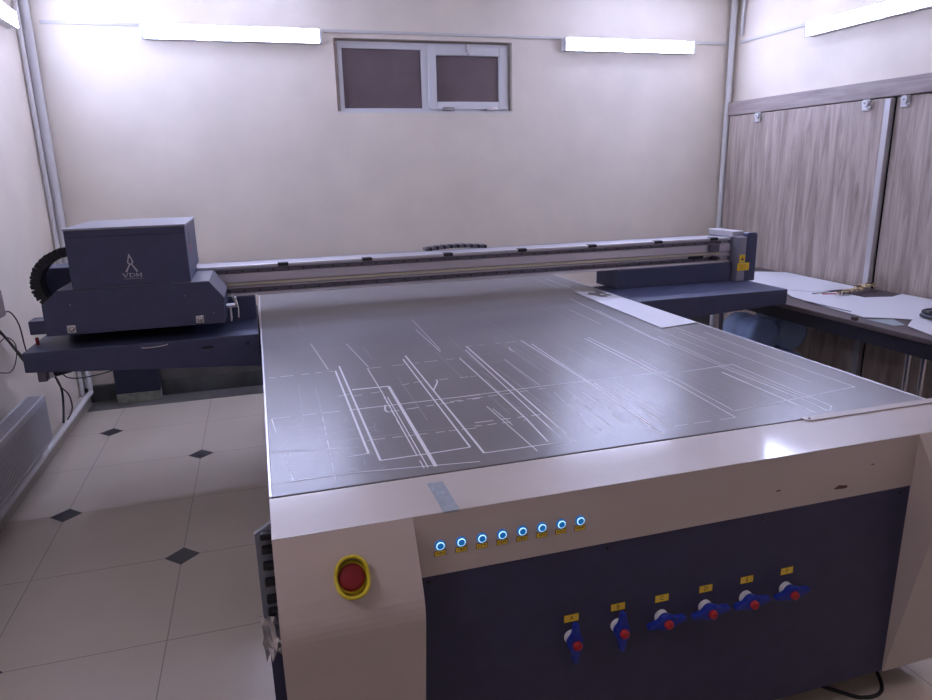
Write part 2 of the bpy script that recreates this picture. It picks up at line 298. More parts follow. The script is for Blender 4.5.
lamp('y', XL, 4.08, 2.62, 'glowing tube lamp on the left wall, cut by the photo edge', 1)
lamp('y', XL, .1, 2.62, 'glowing warm tube lamp on the left wall beside the camera, outside the photo', 1, tm=warmfill)  # unseen lamp added to brighten the printer front; side follows the emergency stop's shadow
lamp('y', XR, .3, 2.62, 'glowing warm tube lamp on the right wall beside the camera, outside the photo', -1, tm=warmfill)  # second unseen lamp, added to lift the dark printer front

# wood panels on the right wall
tr = link('trim_1', B((XR-.075, -1.5, 2.062), (XR, YB-.085, 2.175), woodh, .003), label='grey oak header board above the sliding doors', **st_)
for (ya, yb, x0, lb, nm, rol) in ((3.86, 5.50, XR-.055, 'grey oak sliding panel nearest the corner with white edge strip', 'door_1', (5.12, 4.02)), (1.9, 3.80, XR-.035, 'grey oak sliding panel to the right of the white edge strip', 'door_2', (3.73, 2.2))):
    d = thing(nm, (x0, (ya+yb)/2, 0), lb, None, kind='structure')
    link('door_panel', B((x0-.012, ya, .02), (x0+.01, yb, 2.055), woodv), d)
    if nm == 'door_1': link('edge_strip', B((x0-.032, ya-.045, .02), (x0+.012, ya, 2.05), aluw, .003), d, 'white metal edge strip')
    for y in rol:
        h = link('roller_bracket', MB().box((x0-.026, y-.03, 1.985), (x0-.013, y+.03, 2.06), white, .003).box((x0-.03, y-.045, 1.995), (x0-.014, y-.015, 2.02), chrome, .003), d)
        link('roller', MB().cyl((x0-.042, y-.005, 2.035), (x0-.026, y-.005, 2.035), .024, white, 18).cyl((x0-.046, y-.005, 2.035), (x0-.042, y-.005, 2.035), .008, chrome, 10), h)
link('trim_2', B((XR-.02, 3.72, .0), (XR-.001, 3.85, 2.06), dark), label='dark gap between the two sliding panels', **st_)
# ---------------------------------------------------------------- printer
H = .9; X0, X1 = -.035, 2.03; PF = 1.393
P = thing('flatbed_printer', ((X0+X1)/2, 3.0, 0), 'large navy and cream flatbed printer with a scratched grey table filling the room', 'printer')
body = link('body', MB().box((X0+.012, PF+.02, .1), (X1-.012, 4.62, .862), navyd), P, 'dark navy main cabinet')
for x in (.25, 1.74):
    for y in (1.75, 3.0, 4.35): link('leveling_foot', MB().lathe([(.045, 0), (.045, .012), (.014, .03), (.014, .1)], (x, y, 0), (0, 0, 1), railm, 16), P)
tb = link('vacuum_table', B((X0+.006, 1.6, .862), (X1-.004, 4.66, H+.001), tablem, .0015), P, 'scratched grey metal table top')
for a_, c_ in ((X0, X0+.006), (X1-.004, X1+.004)): link('table_edging', B((a_, 1.6, .862), (c_, 4.66, H+.003), aluw), tb, 'thin bright edging')
b = MB()
for k, (pts, wd, dash) in enumerate(MARKS):
    z = H+.0016+.00001*k; hw = (wd+.8)*.0005
    for (p0, p1) in zip(pts, pts[1:]):
        p0 = Vector((*p0, 0)); p1 = Vector((*p1, 0)); L = (p1-p0).length; d = (p1-p0)/L; n = Vector((-d.y, d.x, 0))*hw; segs = []
        if dash:
            t = 0
            while t < L: e = min(L, t+random.uniform(.02, .06)); segs.append((t, e)); t = e+random.uniform(.01, .045)
        else: segs = [(0, L)]
        for a, e in segs:
            A = p0+d*a; E = p0+d*e
            if min(A.y, E.y) < 1.605 or max(A.x, E.x) > X1-.005: 
                if A.y < 1.605: A.y = 1.61
                if E.y < 1.605: E.y = 1.61
            b.poly([(A-n)+Vector((0,0,z)), (E-n)+Vector((0,0,z)), (E+n)+Vector((0,0,z)), (A+n)+Vector((0,0,z))], [(0, 1, 2, 3)], markm)
link('cut_marks', b, tb, 'pale cut lines scored across the table')
b = MB(); rs = random.Random(11)
for k in range(150):
    x = rs.uniform(.75, 1.95) if k < 100 else rs.uniform(.0, 1.9); y = rs.uniform(1.65, 2.5) if k < 100 else rs.uniform(1.7, 4.2); L = rs.uniform(.08, .55); hw = rs.uniform(.0003, .0008); z = H+.0012
    if k >= 130: x0_, y0_, x1_, y1_ = x, y, min(x+rs.uniform(.1, .6), 2.0), y+rs.uniform(-.03, .03); b.poly([(x0_, y0_-hw, z), (x1_, y1_-hw, z), (x1_, y1_+hw, z), (x0_, y0_+hw, z)], [(0, 1, 2, 3)], scm)
    else:
        dx = rs.uniform(-.01, .01); b.poly([(x-hw, y, z), (x+hw, y, z), (x+dx+hw, min(y+L, 4.4), z), (x+dx-hw, min(y+L, 4.4), z)], [(0, 1, 2, 3)], scm)
for k in range(60):
    x = rs.uniform(0.0, .30); y = rs.uniform(1.66, 2.2); a = rs.uniform(0, math.pi); L = rs.uniform(.01, .07); hw = .0006; d = Vector((math.cos(a), math.sin(a), 0))*L; n = Vector((-math.sin(a), math.cos(a), 0))*hw; p = Vector((x, y, H+.0013))
    b.poly([p-n, p+d-n, p+d+n, p+n], [(0, 1, 2, 3)], scm)
link('scratches', b, tb, 'fine faint scratches', kind='stuff')
# ledge and front
lg = link('front_ledge', MB().box((X0, PF, .898), (X1+.05, 1.594, H), ledgem, .0005).box((X0, PF+.021, .862), (X1+.05, 1.594, .898), ledgem), P, 'pale cream ledge along the front of the table')
link('edge_plate', MB().prism([(1.535, 1.607), (1.535, 1.583), (1.548, 1.576), (X1+.045, 1.576), (X1+.045, 1.607)], 'z', H+.0012, H+.004, ledgem), lg, 'bright thin plate along the right end of the ledge')
link('screw', MB().cyl((1.552, 1.59, H+.004), (1.552, 1.59, H+.006), .004, dark, 10), lg)
link('tape_strip', B((.347, PF-.0012, H-.004), (.386, 1.548, H+.0012), tapem), lg, 'short strip of silver tape')
ZS = .740
cs_ = link('control_strip', B((.27, PF, ZS), (1.76, PF+.02, .8978), cream), P, 'cream strip carrying the round buttons')
stn = mat('rust_brown_smudge', (.10, .05, .035), .7)
for (sx_, sz_, w_) in ((1.497, .776, .022), (1.60, .83, .006), (1.283, .80, .008)):
    link('smudge', MB().prism([(sx_+w_*math.cos(a)*random.uniform(.7, 1.2), sz_+w_*.28*math.sin(a)*random.uniform(.6, 1.3)) for a in [i*math.pi/5 for i in range(10)]], 'y', PF-.0006, PF, stn), cs_, 'small brown smudge')
fp = link('front_panel', B((.27, PF+.003, .1), (1.76, PF+.02, ZS-.002), navyd, .001), P, 'large dark navy front panel')
for x, z in ((.306, .724), (.773, .722), (1.245, .72), (1.72, .72), (.306, .3), (1.245, .28)): link('screw', MB().lathe([(.005, 0), (.005, .002), (.002, .003)], (x, PF+.003, z), (0, -1, 0), black, 12), fp)
# column profile: slopes out from the ledge, then back in towards the floor
def column(x0, x1, lb):
    b = MB(); b.prism([(PF-.001, .8978), (PF-.075, .782), (PF-.085, .764), (PF-.092, .748), (PF-.0965, .733), (PF-.0985, .718), (PF-.0985, .703), (PF-.097, .688), (PF-.094, .668), (PF-.002, .1), (PF+.02, .1), (PF+.02, .8978)], 'x', x0, x1, cream, .001)
    return link('column', b, P, lb)
colL = column(X0, .275, 'cream left column carrying the emergency stop'); colR = column(1.755, X1+.05, 'cream right column')
# emergency stop on the sloping face
ez = Vector((0, -.1345, -.0)); sl = Vector((0, -.074, .782-.8978)).normalized(); nrm = Vector((0, sl.z, -sl.y)); nrm = nrm if nrm.y < 0 else -nrm; nrm.normalize(); upv = -sl; ex = Vector((1, 0, 0))
ec = Vector((.123, PF-.0555, .811)); 
es = link('emergency_stop', MB().lathe([(.037, -.004), (.037, .006), (.033, .009)], ec, nrm, yellow, 28), P, 'emergency stop with yellow guard and red button')
b = MB(); ring = []
for k in range(32):
    a = 2*math.pi*k/32; c_, s_ = math.cos(a), math.sin(a)
    rx = .0375*(abs(c_)**.85)*(1 if c_ > 0 else -1); ry = .045*(abs(s_)**.9)*(1 if s_ > 0 else -1); lift = .030+.012*(-s_ if s_ < 0 else 0)
    if abs(c_) > .93: lift -= .008
    ring.append((rx, ry, lift))
vs = []; n = len(ring)
for (rx, ry, l) in ring:
    L_ = math.hypot(rx, ry); ox, oy = rx/L_, ry/L_
    for (o_, h) in ((0, .004), (.001, l), (-.003, l+.004), (-.0065, l), (-.0065, .004)): vs.append(ec+ex*(rx+ox*o_)+upv*(ry+oy*o_)+nrm*h)
fs = [(i*5+j, ((i+1) % n)*5+j, ((i+1) % n)*5+j+1, i*5+j+1) for i in range(n) for j in range(4)]
b.poly(vs, fs, yellow, True); link('guard', b, es, 'tall yellow guard collar', fix=True)
link('push_head', MB().lathe([(.014, 0), (.014, .006), (.0285, .008), (.029, .013), (.0275, .017), (.020, .019), (.004, .0195)], ec, nrm, redd, 28), es, 'red mushroom head')
# illuminated buttons
for k, (x, z) in enumerate(zip((.336, .387, .438, .489, .540, .591, .642, .693), [.8175]*8)):
    bt = link('push_button', MB().lathe([(.0128, 0), (.0128, .003), (.0115, .004)], (x, PF, z), (0, -1, 0), btnblue, 24), P)
    link('light_ring', MB().torus((x, PF-.005, z), (0, 1, 0), .0086, .0015, ringm, 24, 6), bt, 'glowing pale blue ring')
    link('button_cap', MB().lathe([(.0078, .003), (.0078, .007), (.005, .008)], (x, PF, z), (0, -1, 0), btnblue, 20), bt)
    b = MB().box((x-.0145, PF-.0012, z-.0275), (x+.0145, PF, z-.0138), inkm).box((x-.0132, PF-.0016, z-.0265), (x+.0132, PF-.001, z-.0148), ylabel)
    b.text('='+'ABCDEFGH'[k]+'=', (x, PF-.0018, z-.0206), (1, 0, 0), (0, 0, 1), .011, inkm, .0002)
    link('button_label', b, bt, 'small yellow label')
# valves
for k, x in enumerate((.676, .809, .940, 1.076, 1.208, 1.342)):
    z = .487 if k != 1 else .490; yv = PF
    v = link('ball_valve', MB().cyl((x, yv+.003, z), (x, yv-.026, z), .017, bluem, 18).lathe([(.017, 0), (.021, .004), (.021, .010), (.014, .016)], (x, yv-.010, z), (0, -1, 0), bluem, 18), P)
    link('collar', MB().lathe([(.0195, 0), (.0195, .013), (.017, .015)], (x, yv+.003, z), (0, -1, 0), white, 24), v, 'white collar ring')
    b = MB(); yh = yv-.027
    dx, dz = (0.06, -.09) if False else ((.008, 1) if k < 2 else (1, .06))
    d = Vector((dx, 0, dz)).normalized(); q = Vector((d.z, 0, -d.x)); L = .056
    c = Vector((x, 0, z))
    def loop(t, w): return c+d*t+q*w
    out = [(-L, .006), (-L*.5, .010), (-.016, .017), (.016, .017), (L*.5, .010), (L, .006), (L, -.006), (L*.5, -.010), (.016, -.017), (-.016, -.017), (-L*.5, -.010), (-L, -.006)]
    b.prism([(loop(t, w).x, loop(t, w).z) for t, w in out], 'y', yh-.007, yh+.010, bluem, .002)
    link('lever', b, v, 'blue lever standing upright' if k < 2 else 'blue lever lying level')
    link('hub_cap', MB().lathe([(.012, 0), (.012, .008), (.008, .011)], (x, yh-.007, z), (0, -1, 0), redm, 20), v, 'red cap')
    b = MB().box((x-.022, yv+.0015, z+.043), (x+.022, yv+.003, z+.067), inkm).box((x-.020, yv+.0008, z+.045), (x+.020, yv+.0022, z+.065), ylabel)
    b.text('ABCDEF'[k], (x, yv+.0005, z+.055), (1, 0, 0), (0, 0, 1), .017, inkm, .0002)
    for s_ in (-1, 1): b.text('=', (x+s_*.0115, yv+.0005, z+.055), (1, 0, 0), (0, 0, 1), .012, greysh, .0001)
    link('valve_label', b, v, 'small yellow letter label')
# side console on the left flank
sc = link('side_console', MB().prism([(X0+.01, .892), (-.074, .862), (-.074, .55), (X0+.01, .575)], 'y', 1.50, 1.515, sidegrey, .001), P, 'grey side panel with black rocker knobs')
for k, z in enumerate((.862, .826, .785, .742, .697, .662)):
    link('knob', MB().box((-.062, 1.478, z-.008), (X0+.002, 1.50, z+.008), black, .004), sc)
b = MB()
pts = []
for i in range(5):
    for j in range(6): pts.append((-.078+.012*i*.8+random.uniform(-.004, .004), 1.465+random.uniform(-.014, .02), .665-.022*j+random.uniform(-.005, .005)))
b.poly(pts, [(i*6+j, (i+1)*6+j, (i+1)*6+j+1, i*6+j+1) for i in range(4) for j in range(5)], film); link('plastic_film', b, sc, 'crumpled clear film')
link('side_panel', MB().prism([(X0+.013, .575), (-.068, .548), (-.066, .1), (X0+.013, .1)], 'y', 1.51, 1.53, navyd), P, 'dark lower side panel')
# gantry arm: long low housing crossing under the table and sticking out on both sides
AZ0, AZ1, AY0, AY1 = .812, .903, 3.43, 4.22
def arm(xa, xb, lb):
    lo = (.812, .740) if xa < 0 else (.760, .812); b = MB(); b.prism([(xa, lo[0]), (xb, lo[1]), (xb, AZ1), (xa, AZ1)], 'y', AY0, AY1 if xa < 0 else 4.0, navy, .004)
    return link('arm_housing', b, P, lb)
aL = arm(-1.068, X0-.01, 'navy arm housing sticking out on the left'); aR = arm(X1+.012, 3.075, 'navy arm housing sticking out on the right')
link('slot', B((-.31, AY0-.003, .853), (-.26, AY0+.002, .864), black), aL)
link('scuff', MB().tube([(-.575, AY0-.002, .885), (-.55, AY0-.003, .881), (-.47, AY0-.003, .887), (-.46, AY0-.002, .892)], .0035, chrome, 6), aL, 'bright wire pull')
link('screw', MB().lathe([(.007, 0), (.007, .003)], (-.10, AY0, .86), (0, -1, 0), black, 10), aL)
# uprights under the beam
link('beam_support', MB().box((2.13, 3.84, AZ1-.002), (2.97, 4.12, 1.024), navy, .004), P, 'navy block under the right end of the beam')
link('beam_support', MB().box((-.97, 3.84, AZ1-.002), (X0-.015, 4.12, 1.024), navy, .004), P, 'navy block under the left end of the beam')
BY, BZ0, BZ1 = 3.87, 1.024, 1.187
prof = [(BY, BZ0), (BY+.24, BZ0), (BY+.24, BZ1-.01), (BY+.01, BZ1), (BY, BZ1-.004), (BY, 1.168), (BY+.022, 1.166), (BY+.022, 1.146), (BY, 1.144), (BY-.006, 1.10), (BY+.006, 1.096), (BY+.006, 1.078), (BY-.004, 1.074), (BY-.004, 1.066), (BY+.02, 1.064), (BY+.02, 1.040), (BY, 1.038)]
bm_ = link('gantry_beam', MB().prism(prof, 'x', -.98, 2.972, alu), P, 'long grooved aluminium beam across the table')
for z, d in ((1.156, .0), (1.052, .0)):
    b = MB().box((-.95, BY-.002, z-.009), (2.90, BY+.022, z+.009), railm, .002)
    x = -.9
    while x < 2.88: b.cyl((x, BY-.0035, z), (x, BY-.001, z), .0055, black, 8); x += .08
    link('linear_rail', b, bm_, 'dark steel linear rail')
link('light_strip', B((-.95, BY-.008, 1.079), (2.90, BY+.007, 1.094), mat('yellowish_strip', (.52, .49, .38), .5)), bm_, 'yellowish strip along the middle')
link('top_lip', B((-.95, BY-.006, BZ1-.012), (2.93, BY+.04, BZ1), aluw, .002), bm_, 'bright top lip')
link('bottom_lip', B((-.95, BY-.006, BZ0-.002), (2.93, BY+.03, BZ0+.009), aluw, .002), bm_, 'bright bottom lip')
for x in (.113, .572, 1.044, 1.504, 1.966, 2.429, 2.84): link('clip', MB().box((x-.028, BY-.012, 1.172), (x+.028, BY+.03, 1.1905), black, .003), bm_, 'small black clip')
link('clip', MB().box((2.655, BY-.012, 1.058), (2.765, BY-.001, 1.076), black, .003), bm_, 'small black clip on the lower groove')
# right end plate
ep = link('end_plate', MB().prism([(3.048, AZ1-.002), (3.126, AZ1-.002), (3.126, 1.200), (3.114, 1.216), (3.056, 1.216), (3.048, 1.208)], 'y', 3.80, 3.845, navy, .003), P, 'navy upright plate at the right end of the beam')
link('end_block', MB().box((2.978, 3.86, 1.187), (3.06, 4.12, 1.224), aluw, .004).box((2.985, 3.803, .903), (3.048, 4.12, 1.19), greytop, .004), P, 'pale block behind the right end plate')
b = MB().box((2.998, 3.7975, 1.027), (3.038, 3.80, 1.075), ylabel); b.prism([(3.007, 1.039), (3.030, 1.039), (3.0185, 1.062)], 'y', 3.7965, 3.7976, inkm); link('warning_label', b, ep, 'small yellow warning label with triangle')
b = MB().box((2.985, 3.7975, .972), (3.075, 3.80, 1.022), ylabel)
for k in range(3): b.box((3.000, 3.7966, .983+.012*k), (3.045+.01*(k % 2), 3.7976, .987+.012*k), mat('label_orange', (.55, .22, .02), .5) if k == 0 else b.mats[-1])
link('warning_label', b, ep, 'larger yellow label with printed lines')
# belt tensioner bits near the right end
link('belt_clamp', MB().box((2.80, BY-.03, 1.10), (2.87, BY, 1.15), railm, .003).cyl((2.835, BY-.05, 1.06), (2.835, BY-.0, 1.06), .014, black, 14), P)
# carriage
CF = 3.45
sh = link('carriage_shroud', MB().prism([(-.962, .967), (-.191, .967), (-.187, 1.088), (-.246, 1.170), (-.89, 1.170), (-.962, 1.11)], 'y', CF, 3.855, navy, .003), P, 'navy lower shroud of the print carriage')
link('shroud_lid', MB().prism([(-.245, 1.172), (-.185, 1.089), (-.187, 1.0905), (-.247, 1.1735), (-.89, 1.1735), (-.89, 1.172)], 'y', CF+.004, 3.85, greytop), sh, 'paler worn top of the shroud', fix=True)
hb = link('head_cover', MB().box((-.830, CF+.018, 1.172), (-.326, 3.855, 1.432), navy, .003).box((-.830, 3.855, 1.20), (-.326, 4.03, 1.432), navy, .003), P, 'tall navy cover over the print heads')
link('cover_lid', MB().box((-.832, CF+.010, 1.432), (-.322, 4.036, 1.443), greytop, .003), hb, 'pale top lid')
link('cover_seam', MB().box((-.831, CF+.0155, 1.402), (-.325, CF+.0185, 1.4035), black), hb)
b = MB()
for k in range(7): b.box((-.3265, 3.62+.0*k, 1.30+.014*k), (-.3245, 3.66+.01*(k % 2), 1.308+.014*k), redm if k < 3 else inkm)
link('side_label', b, hb, 'small marks on the right side')
# logo: pointed compass-like mark and the letters below it
lx, lz, ly = -.577, 1.255, CF+.018
b = MB()
def stroke(p, q, w0, w1, m=None):
    p = Vector((p[0], 0, p[1])); q = Vector((q[0], 0, q[1])); d = (q-p).normalized(); n = Vector((d.z, 0, -d.x))
    o_ = Vector((lx, ly-.0012, lz)); b.poly([o_+p-n*w0, o_+q-n*w1, o_+q+n*w1, o_+p+n*w0], [(0, 1, 2, 3)], m or logom)
logom = mat('logo_silver', (.52, .50, .55), .35)
stroke((-.0005, .064), (-.010, .022), .0012, .0030); stroke((.0005, .064), (.013, .024), .0012, .0036); stroke((-.001, .060), (.001, .046), .002, .004)
stroke((-.008, .024), (.003, .014), .0026, .003); stroke((.013, .026), (.002, .014), .0030, .0026)
stroke((.000, .020), (-.021, -.019), .0022, .0042); stroke((.004, .020), (.027, -.019), .0022, .0042)
link('logo_mark', b, hb, 'silver pointed two-legged emblem')
b = MB()
def glyph(x0, segs, z0=-.042, h=.017, w=.022):
    for (ax, az, bx_, bz, t) in segs: stroke((x0+ax*w, z0+az*h), (x0+bx_*w, z0+bz*h), t, t)
glyph(-.036, [(0, 1, .5, 0, .0022), (1, 1, .5, 0, .0012), (-.12, 1, .2, 1, .0008), (.8, 1, 1.12, 1, .0008)])
glyph(-.008, [(.1, 0, .1, 1, .0022), (-.05, 1, .6, 1, .0010), (-.05, 0, .6, 0, .0010), (.6, 1, .95, .7, .0013), (.95, .7, .95, .3, .0022), (.95, .3, .6, 0, .0013)])
glyph(.020, [(.05, 0, .05, 1, .0012), (.05, 1, .5, .2, .0022), (.5, .2, .95, 1, .0012), (.95, 0, .95, 1, .0022), (-.1, 0, .25, 0, .0008), (.75, 0, 1.12, 0, .0008), (-.08, 1, .1, 1, .0008), (.9, 1, 1.1, 1, .0008)])
stroke((-.036, -.050), (.045, -.050), .0007, .0007)
link('logo_letters', b, hb, 'silver serif letters VDM')
for x in (-.855, -.305):
    l = link('latch', MB().box((x-.019, CF-.004, .976), (x+.019, CF, 1.012), chrome, .002), sh)
    link('latch_knob', MB().lathe([(.012, 0), (.012, .006), (.007, .009)], (x, CF-.004, .994), (0, -1, 0), chrome, 20), l)
for x, z in ((-.845, 1.105), (-.36, 1.112), (-.24, 1.02)): link('screw', MB().lathe([(.003, 0), (.003, .001)], (x, CF, z), (0, -1, 0), chrome, 8), sh)
cb = link('carriage_bracket', MB().box((-.187, 3.55, 1.02), (-.135, 3.60, 1.035), aluw, .002).box((-.145, 3.55, 1.02), (-.135, 3.60, 1.07), aluw, .002).box((-.170, 3.53, .955), (-.165, 3.62, 1.03), aluw).tube([(-.14, 3.56, 1.07), (-.13, 3.55, 1.02), (-.132, 3.54, .97)], .004, chrome, 6).tube([(-.15, 3.56, 1.09), (-.153, 3.55, 1.07), (-.14, 3.56, 1.05)], .004, chrome, 6), P, 'bright metal bracket beside the shroud')
link('side_plate', MB().box((-1.02, 3.72, 1.00), (-.88, 3.90, 1.245), navy, .004), P, 'navy plate behind the left end of the shroud')
link('side_plate_top', MB().box((-1.07, 3.60, .950), (-.98, 3.70, 1.015), navy, .003), P, 'small navy box low on the left of the carriage')
# energy chain, ribbed
path = [(-.83, 1.335), (-.89, 1.325), (-.945, 1.298), (-.985, 1.258), (-1.005, 1.21), (-1.008, 1.165), (-.99, 1.12), (-.955, 1.085)]
b = MB(); fine_ = []
for i in range(len(path)-1):
    for t in range(5): a = Vector(path[i]); c = Vector(path[i+1]); fine_.append(a+(c-a)*t/5)
for i in range(0, len(fine_)-1):
    p = fine_[i]; q = fine_[min(i+1, len(fine_)-1)]; d = (q-p).normalized(); n = Vector((-d.y, d.x)); h = .022 if i % 2 else .0205
    L = (q-p).length*.55; c = (p+q)/2
    b.prism([(c+d*L+n*h)[:], (c-d*L+n*h)[:], (c-d*L-n*h)[:], (c+d*L-n*h)[:]], 'y', 3.58 if i % 2 else 3.585, 3.68, black)
link('cable_chain', b, P, 'black ribbed cable chain curling behind the carriage', fix=True)
b = MB()
for i in range(18):
    x = .97+.022*i; z = 1.183+.012*math.sin(math.pi*(i+.5)/18); b.box((x, 4.11, z-.008), (x+.019, 4.19, z+.012), black if i % 2 else railm, .002)
link('chain_links', b, P, 'loose cable chain lying on the back of the beam')
link('chain_tray', B((-.98, 4.11, 1.10), (2.9, 4.2, 1.172), railm, .002), P, 'narrow tray behind the beam')
# paper on table
b = MB(); b.poly([(1.845, 3.86, H+.004), (X1-.01, 3.80, H+.004), (X1-.006, 2.84, H+.0045), (1.80, 2.80, H+.004), (1.845, 3.86, H+.006), (X1-.01, 3.80, H+.006), (X1-.006, 2.84, H+.0065), (1.80, 2.80, H+.006)], [(3, 2, 1, 0), (4, 5, 6, 7), (0, 1, 5, 4), (1, 2, 6, 5), (2, 3, 7, 6), (3, 0, 4, 7)], paperm)
pp = link('paper_sheet', b, None, 'long white paper strip lying on the right edge of the printer table', 'paper', fix=True)
b = MB(); 
for k in range(9):
    cx, cyy = 1.93+random.uniform(-.055, .055), 3.72+random.uniform(-.09, .08); r = random.uniform(.012, .03)
    b.poly([(cx+r*1.2*math.cos(a)*random.uniform(.7, 1.3), cyy+r*math.sin(a)*1.5, H+.0072+k*.0001) for a in [i*math.pi/4 for i in range(8)]], [tuple(range(8))], mat('print_grey', (.20, .18, .17), .6) if k == 0 else b.mats[0])
link('printed_patch', b, pp, 'grey printed patch')
# ---------------------------------------------------------------- desk on the right
DZ = .778
dk = thing('long_desk', (3.68, 2.8, 0), 'long dark brown desk along the wood-panelled wall', 'desk')
link('desk_top', MB().box((3.185, .9, DZ-.03), (4.11, 4.95, DZ), deskm, .004), dk, 'dark brown desk top')
link('apron', B((3.215, .95, DZ-.115), (3.235, 4.92, DZ-.031), apronm), dk, 'near black apron')
link('edge_peg', MB().box((3.19, 3.02, DZ), (3.215, 3.05, DZ+.02), plume, .002), dk)
for x, y in ((3.27, 2.72), (3.27, 2.63), (3.27, 4.3), (3.27, 1.1), (4.02, 4.8), (4.02, 1.1)):
    lg_ = link('leg', MB().cyl((x, y, 0), (x, y, DZ-.032), .016, chrome if y < 3 else railm, 14), dk, 'thin metal tube leg')
def sheet(pts, z, m, lab, cat='sheet', h=.003, grp='sheets on the desk', nm='plastic_sheet'):
    return link(nm, MB().prism(pts, 'z', z, z+h, m), None, lab, cat, grp)
sheet([(3.45, 4.25), (3.60, 4.90), (4.08, 4.60), (4.03, 3.80), (3.64, 3.80), (3.52, 3.94)], DZ+.0068, sheetm, 'white sheet at the far end of the desk beside the printer arm')
sheet([(3.375, 3.72), (3.52, 4.0), (3.783, 3.74), (3.773, 3.52), (3.95, 3.47), (4.09, 3.52), (4.09, 3.22), (3.577, 2.80), (3.422, 2.969), (3.289, 3.054), (3.308, 3.232)], DZ+.0036, sheetm, 'largest white sheet lying in the middle of the desk')
sheet([(3.27, 3.02), (3.40, 2.96), (3.34, 2.83), (3.27, 2.84)], DZ+.0004, greysh, 'small blue-grey sheet at the front edge of the desk')
sheet([(3.469, 2.90), (3.75, 2.80), (3.5, 2.3), (3.2, 2.1), (3.17, 2.38), (3.323, 2.80)], DZ+.0046, sheetm, 'white sheet under the cable coil at the right edge of the photo')
sheet([(3.80, 3.45), (4.02, 3.42), (4.09, 3.56), (4.08, 3.69), (3.82, 3.72)], DZ+.0003, plume, 'dark brown card behind the white sheets', 'card', .003, None, 'dark_card')
link('steel_ruler', MB().box((3.335, 3.20, DZ+.0067), (3.347, 3.56, DZ+.0082), inkm), None, 'thin dark ruler lying along the front edge of the big white sheet', 'ruler')
b = MB()
for k in range(60):
    t = random.random(); c = Vector((3.66+.40*t, 3.62+.12*t, DZ+.024+.03*t*random.random())); a = random.gauss(.25, .45); L = random.uniform(.04, .12)
    d = Vector((math.cos(a), math.sin(a), random.uniform(-.08, .12)))*L*.5
    b.tube([c-d, c+Vector((0, 0, .005)), c+d], random.uniform(.003, .0055), random.choice([tan, tan, mat('reddish_wire', (.30, .06, .06), .5) if k == 0 else tan, brownc]), 5, 2)
b.tube([(3.60, 3.70, DZ+.013), (3.68, 3.66, DZ+.016), (3.80, 3.70, DZ+.02)], .004, redm, 6); b.tube([(3.55, 3.73, DZ+.013), (3.66, 3.72, DZ+.016), (3.85, 3.72, DZ+.02)], .003, brownc, 6)
link('strip_bundle', b, None, 'tangle of tan and reddish offcut strips on the white sheets', 'offcuts', kind='stuff')
b = MB()
for k in range(7): b.torus((3.655+.002*k, 2.86, DZ+.019+.007*(k//2)), (.05*random.uniform(-1, 1), .05*random.uniform(-1, 1), 1), .115-.012*(k % 3), .0055, railm if k % 2 else black, 32, 6)
link('cable_coil', b, None, 'round coil of black and grey cable on the desk at the right edge', 'cable coil')
# water bottles
def bottle(x, y, z, lab):
    pr = [(.03, .012), (.05, .004), (.10, 0), (.128, .012), (.135, .03), (.135, .09), (.129, .10), (.135, .11), (.135, .19), (.129, .20), (.135, .21), (.135, .30), (.128, .335), (.10, .375), (.06, .405), (.028, .42), (.027, .45)]
    t = thing('water_bottle', (x, y+.2, z-.135), lab, 'bottle', 'water bottles stacked under the desk')
    link('bottle_body', MB().lathe(pr, (x, y, z), (0, 1, 0), waterm, 32), t)
    link('cap', MB().lathe([(.031, .0), (.031, .035), (.026, .04)], (x, y+.44, z), (0, 1, 0), capm, 20), t)
bottle(3.50, 4.10, .138, 'blue water bottle lying under the desk, lower left of the stack'); bottle(3.775, 4.08, .138, 'blue water bottle lying under the desk, lower right of the stack')
bottle(3.51, 4.09, .410, 'blue water bottle lying under the desk, upper left of the stack'); bottle(3.785, 4.11, .410, 'blue water bottle lying under the desk, upper right of the stack')
# ---------------------------------------------------------------- left side things
rd = thing('radiator', (XL+.08, 3.5, .19), 'pale grey panel radiator on the left wall', 'radiator')
RX0, RX1, RY0, RY1, RZ0, RZ1 = XL+.035, -1.25, 2.5, 4.26, .20, .468
b = MB().box((RX1-.008, RY0, RZ0), (RX1, RY1, RZ1-.006), radm, .002)
y = RY0+.02
while y < RY1-.02: b.box((RX1, y, RZ0+.02), (RX1+.004, y+.009, RZ1-.03), radm); y += .017
link('front_plate', b, rd)
link('back_plate', B((RX0, RY0, RZ0), (RX0+.008, RY1, RZ1-.006), radm), rd)
b = MB().box((RX0, RY0, RZ1-.006), (RX0+.012, RY1, RZ1), radm).box((RX1-.012, RY0, RZ1-.006), (RX1, RY1, RZ1), radm)
y = RY0
while y < RY1: b.box((RX0+.012, y, RZ1-.006), (RX1-.012, y+.008, RZ1-.001), radm); y += .02
link('top_grille', b, rd, 'slotted top grille')
for y in (RY0, RY1-.006): link('end_panel', B((RX0+.008, y, RZ0), (RX1-.008, y+.006, RZ1-.006), radm), rd)
for y in (2.8, 4.0): link('wall_bracket', B((XL+.001, y, RZ0+.05), (RX0, y+.03, RZ1-.05), pipew), rd)
link('valve', MB().cyl((-1.31, RY1+.0, .225), (-1.31, RY1+.06, .225), .014, chrome, 12).cyl((-1.31, RY1+.05, .13), (-1.31, RY1+.05, .29), .012, pipew, 12).cyl((-1.31, RY1+.05, .25), (-1.31, RY1+.05, .30), .022, black, 14), rd, 'radiator valve and riser')
link('socket_box', B((XL, 4.11, .95), (XL+.04, 4.205, 1.09), mat('grey_socket', (.22, .18, .17), .5), .006), None, 'small brown-grey socket box on the left wall at the photo edge', 'socket box')
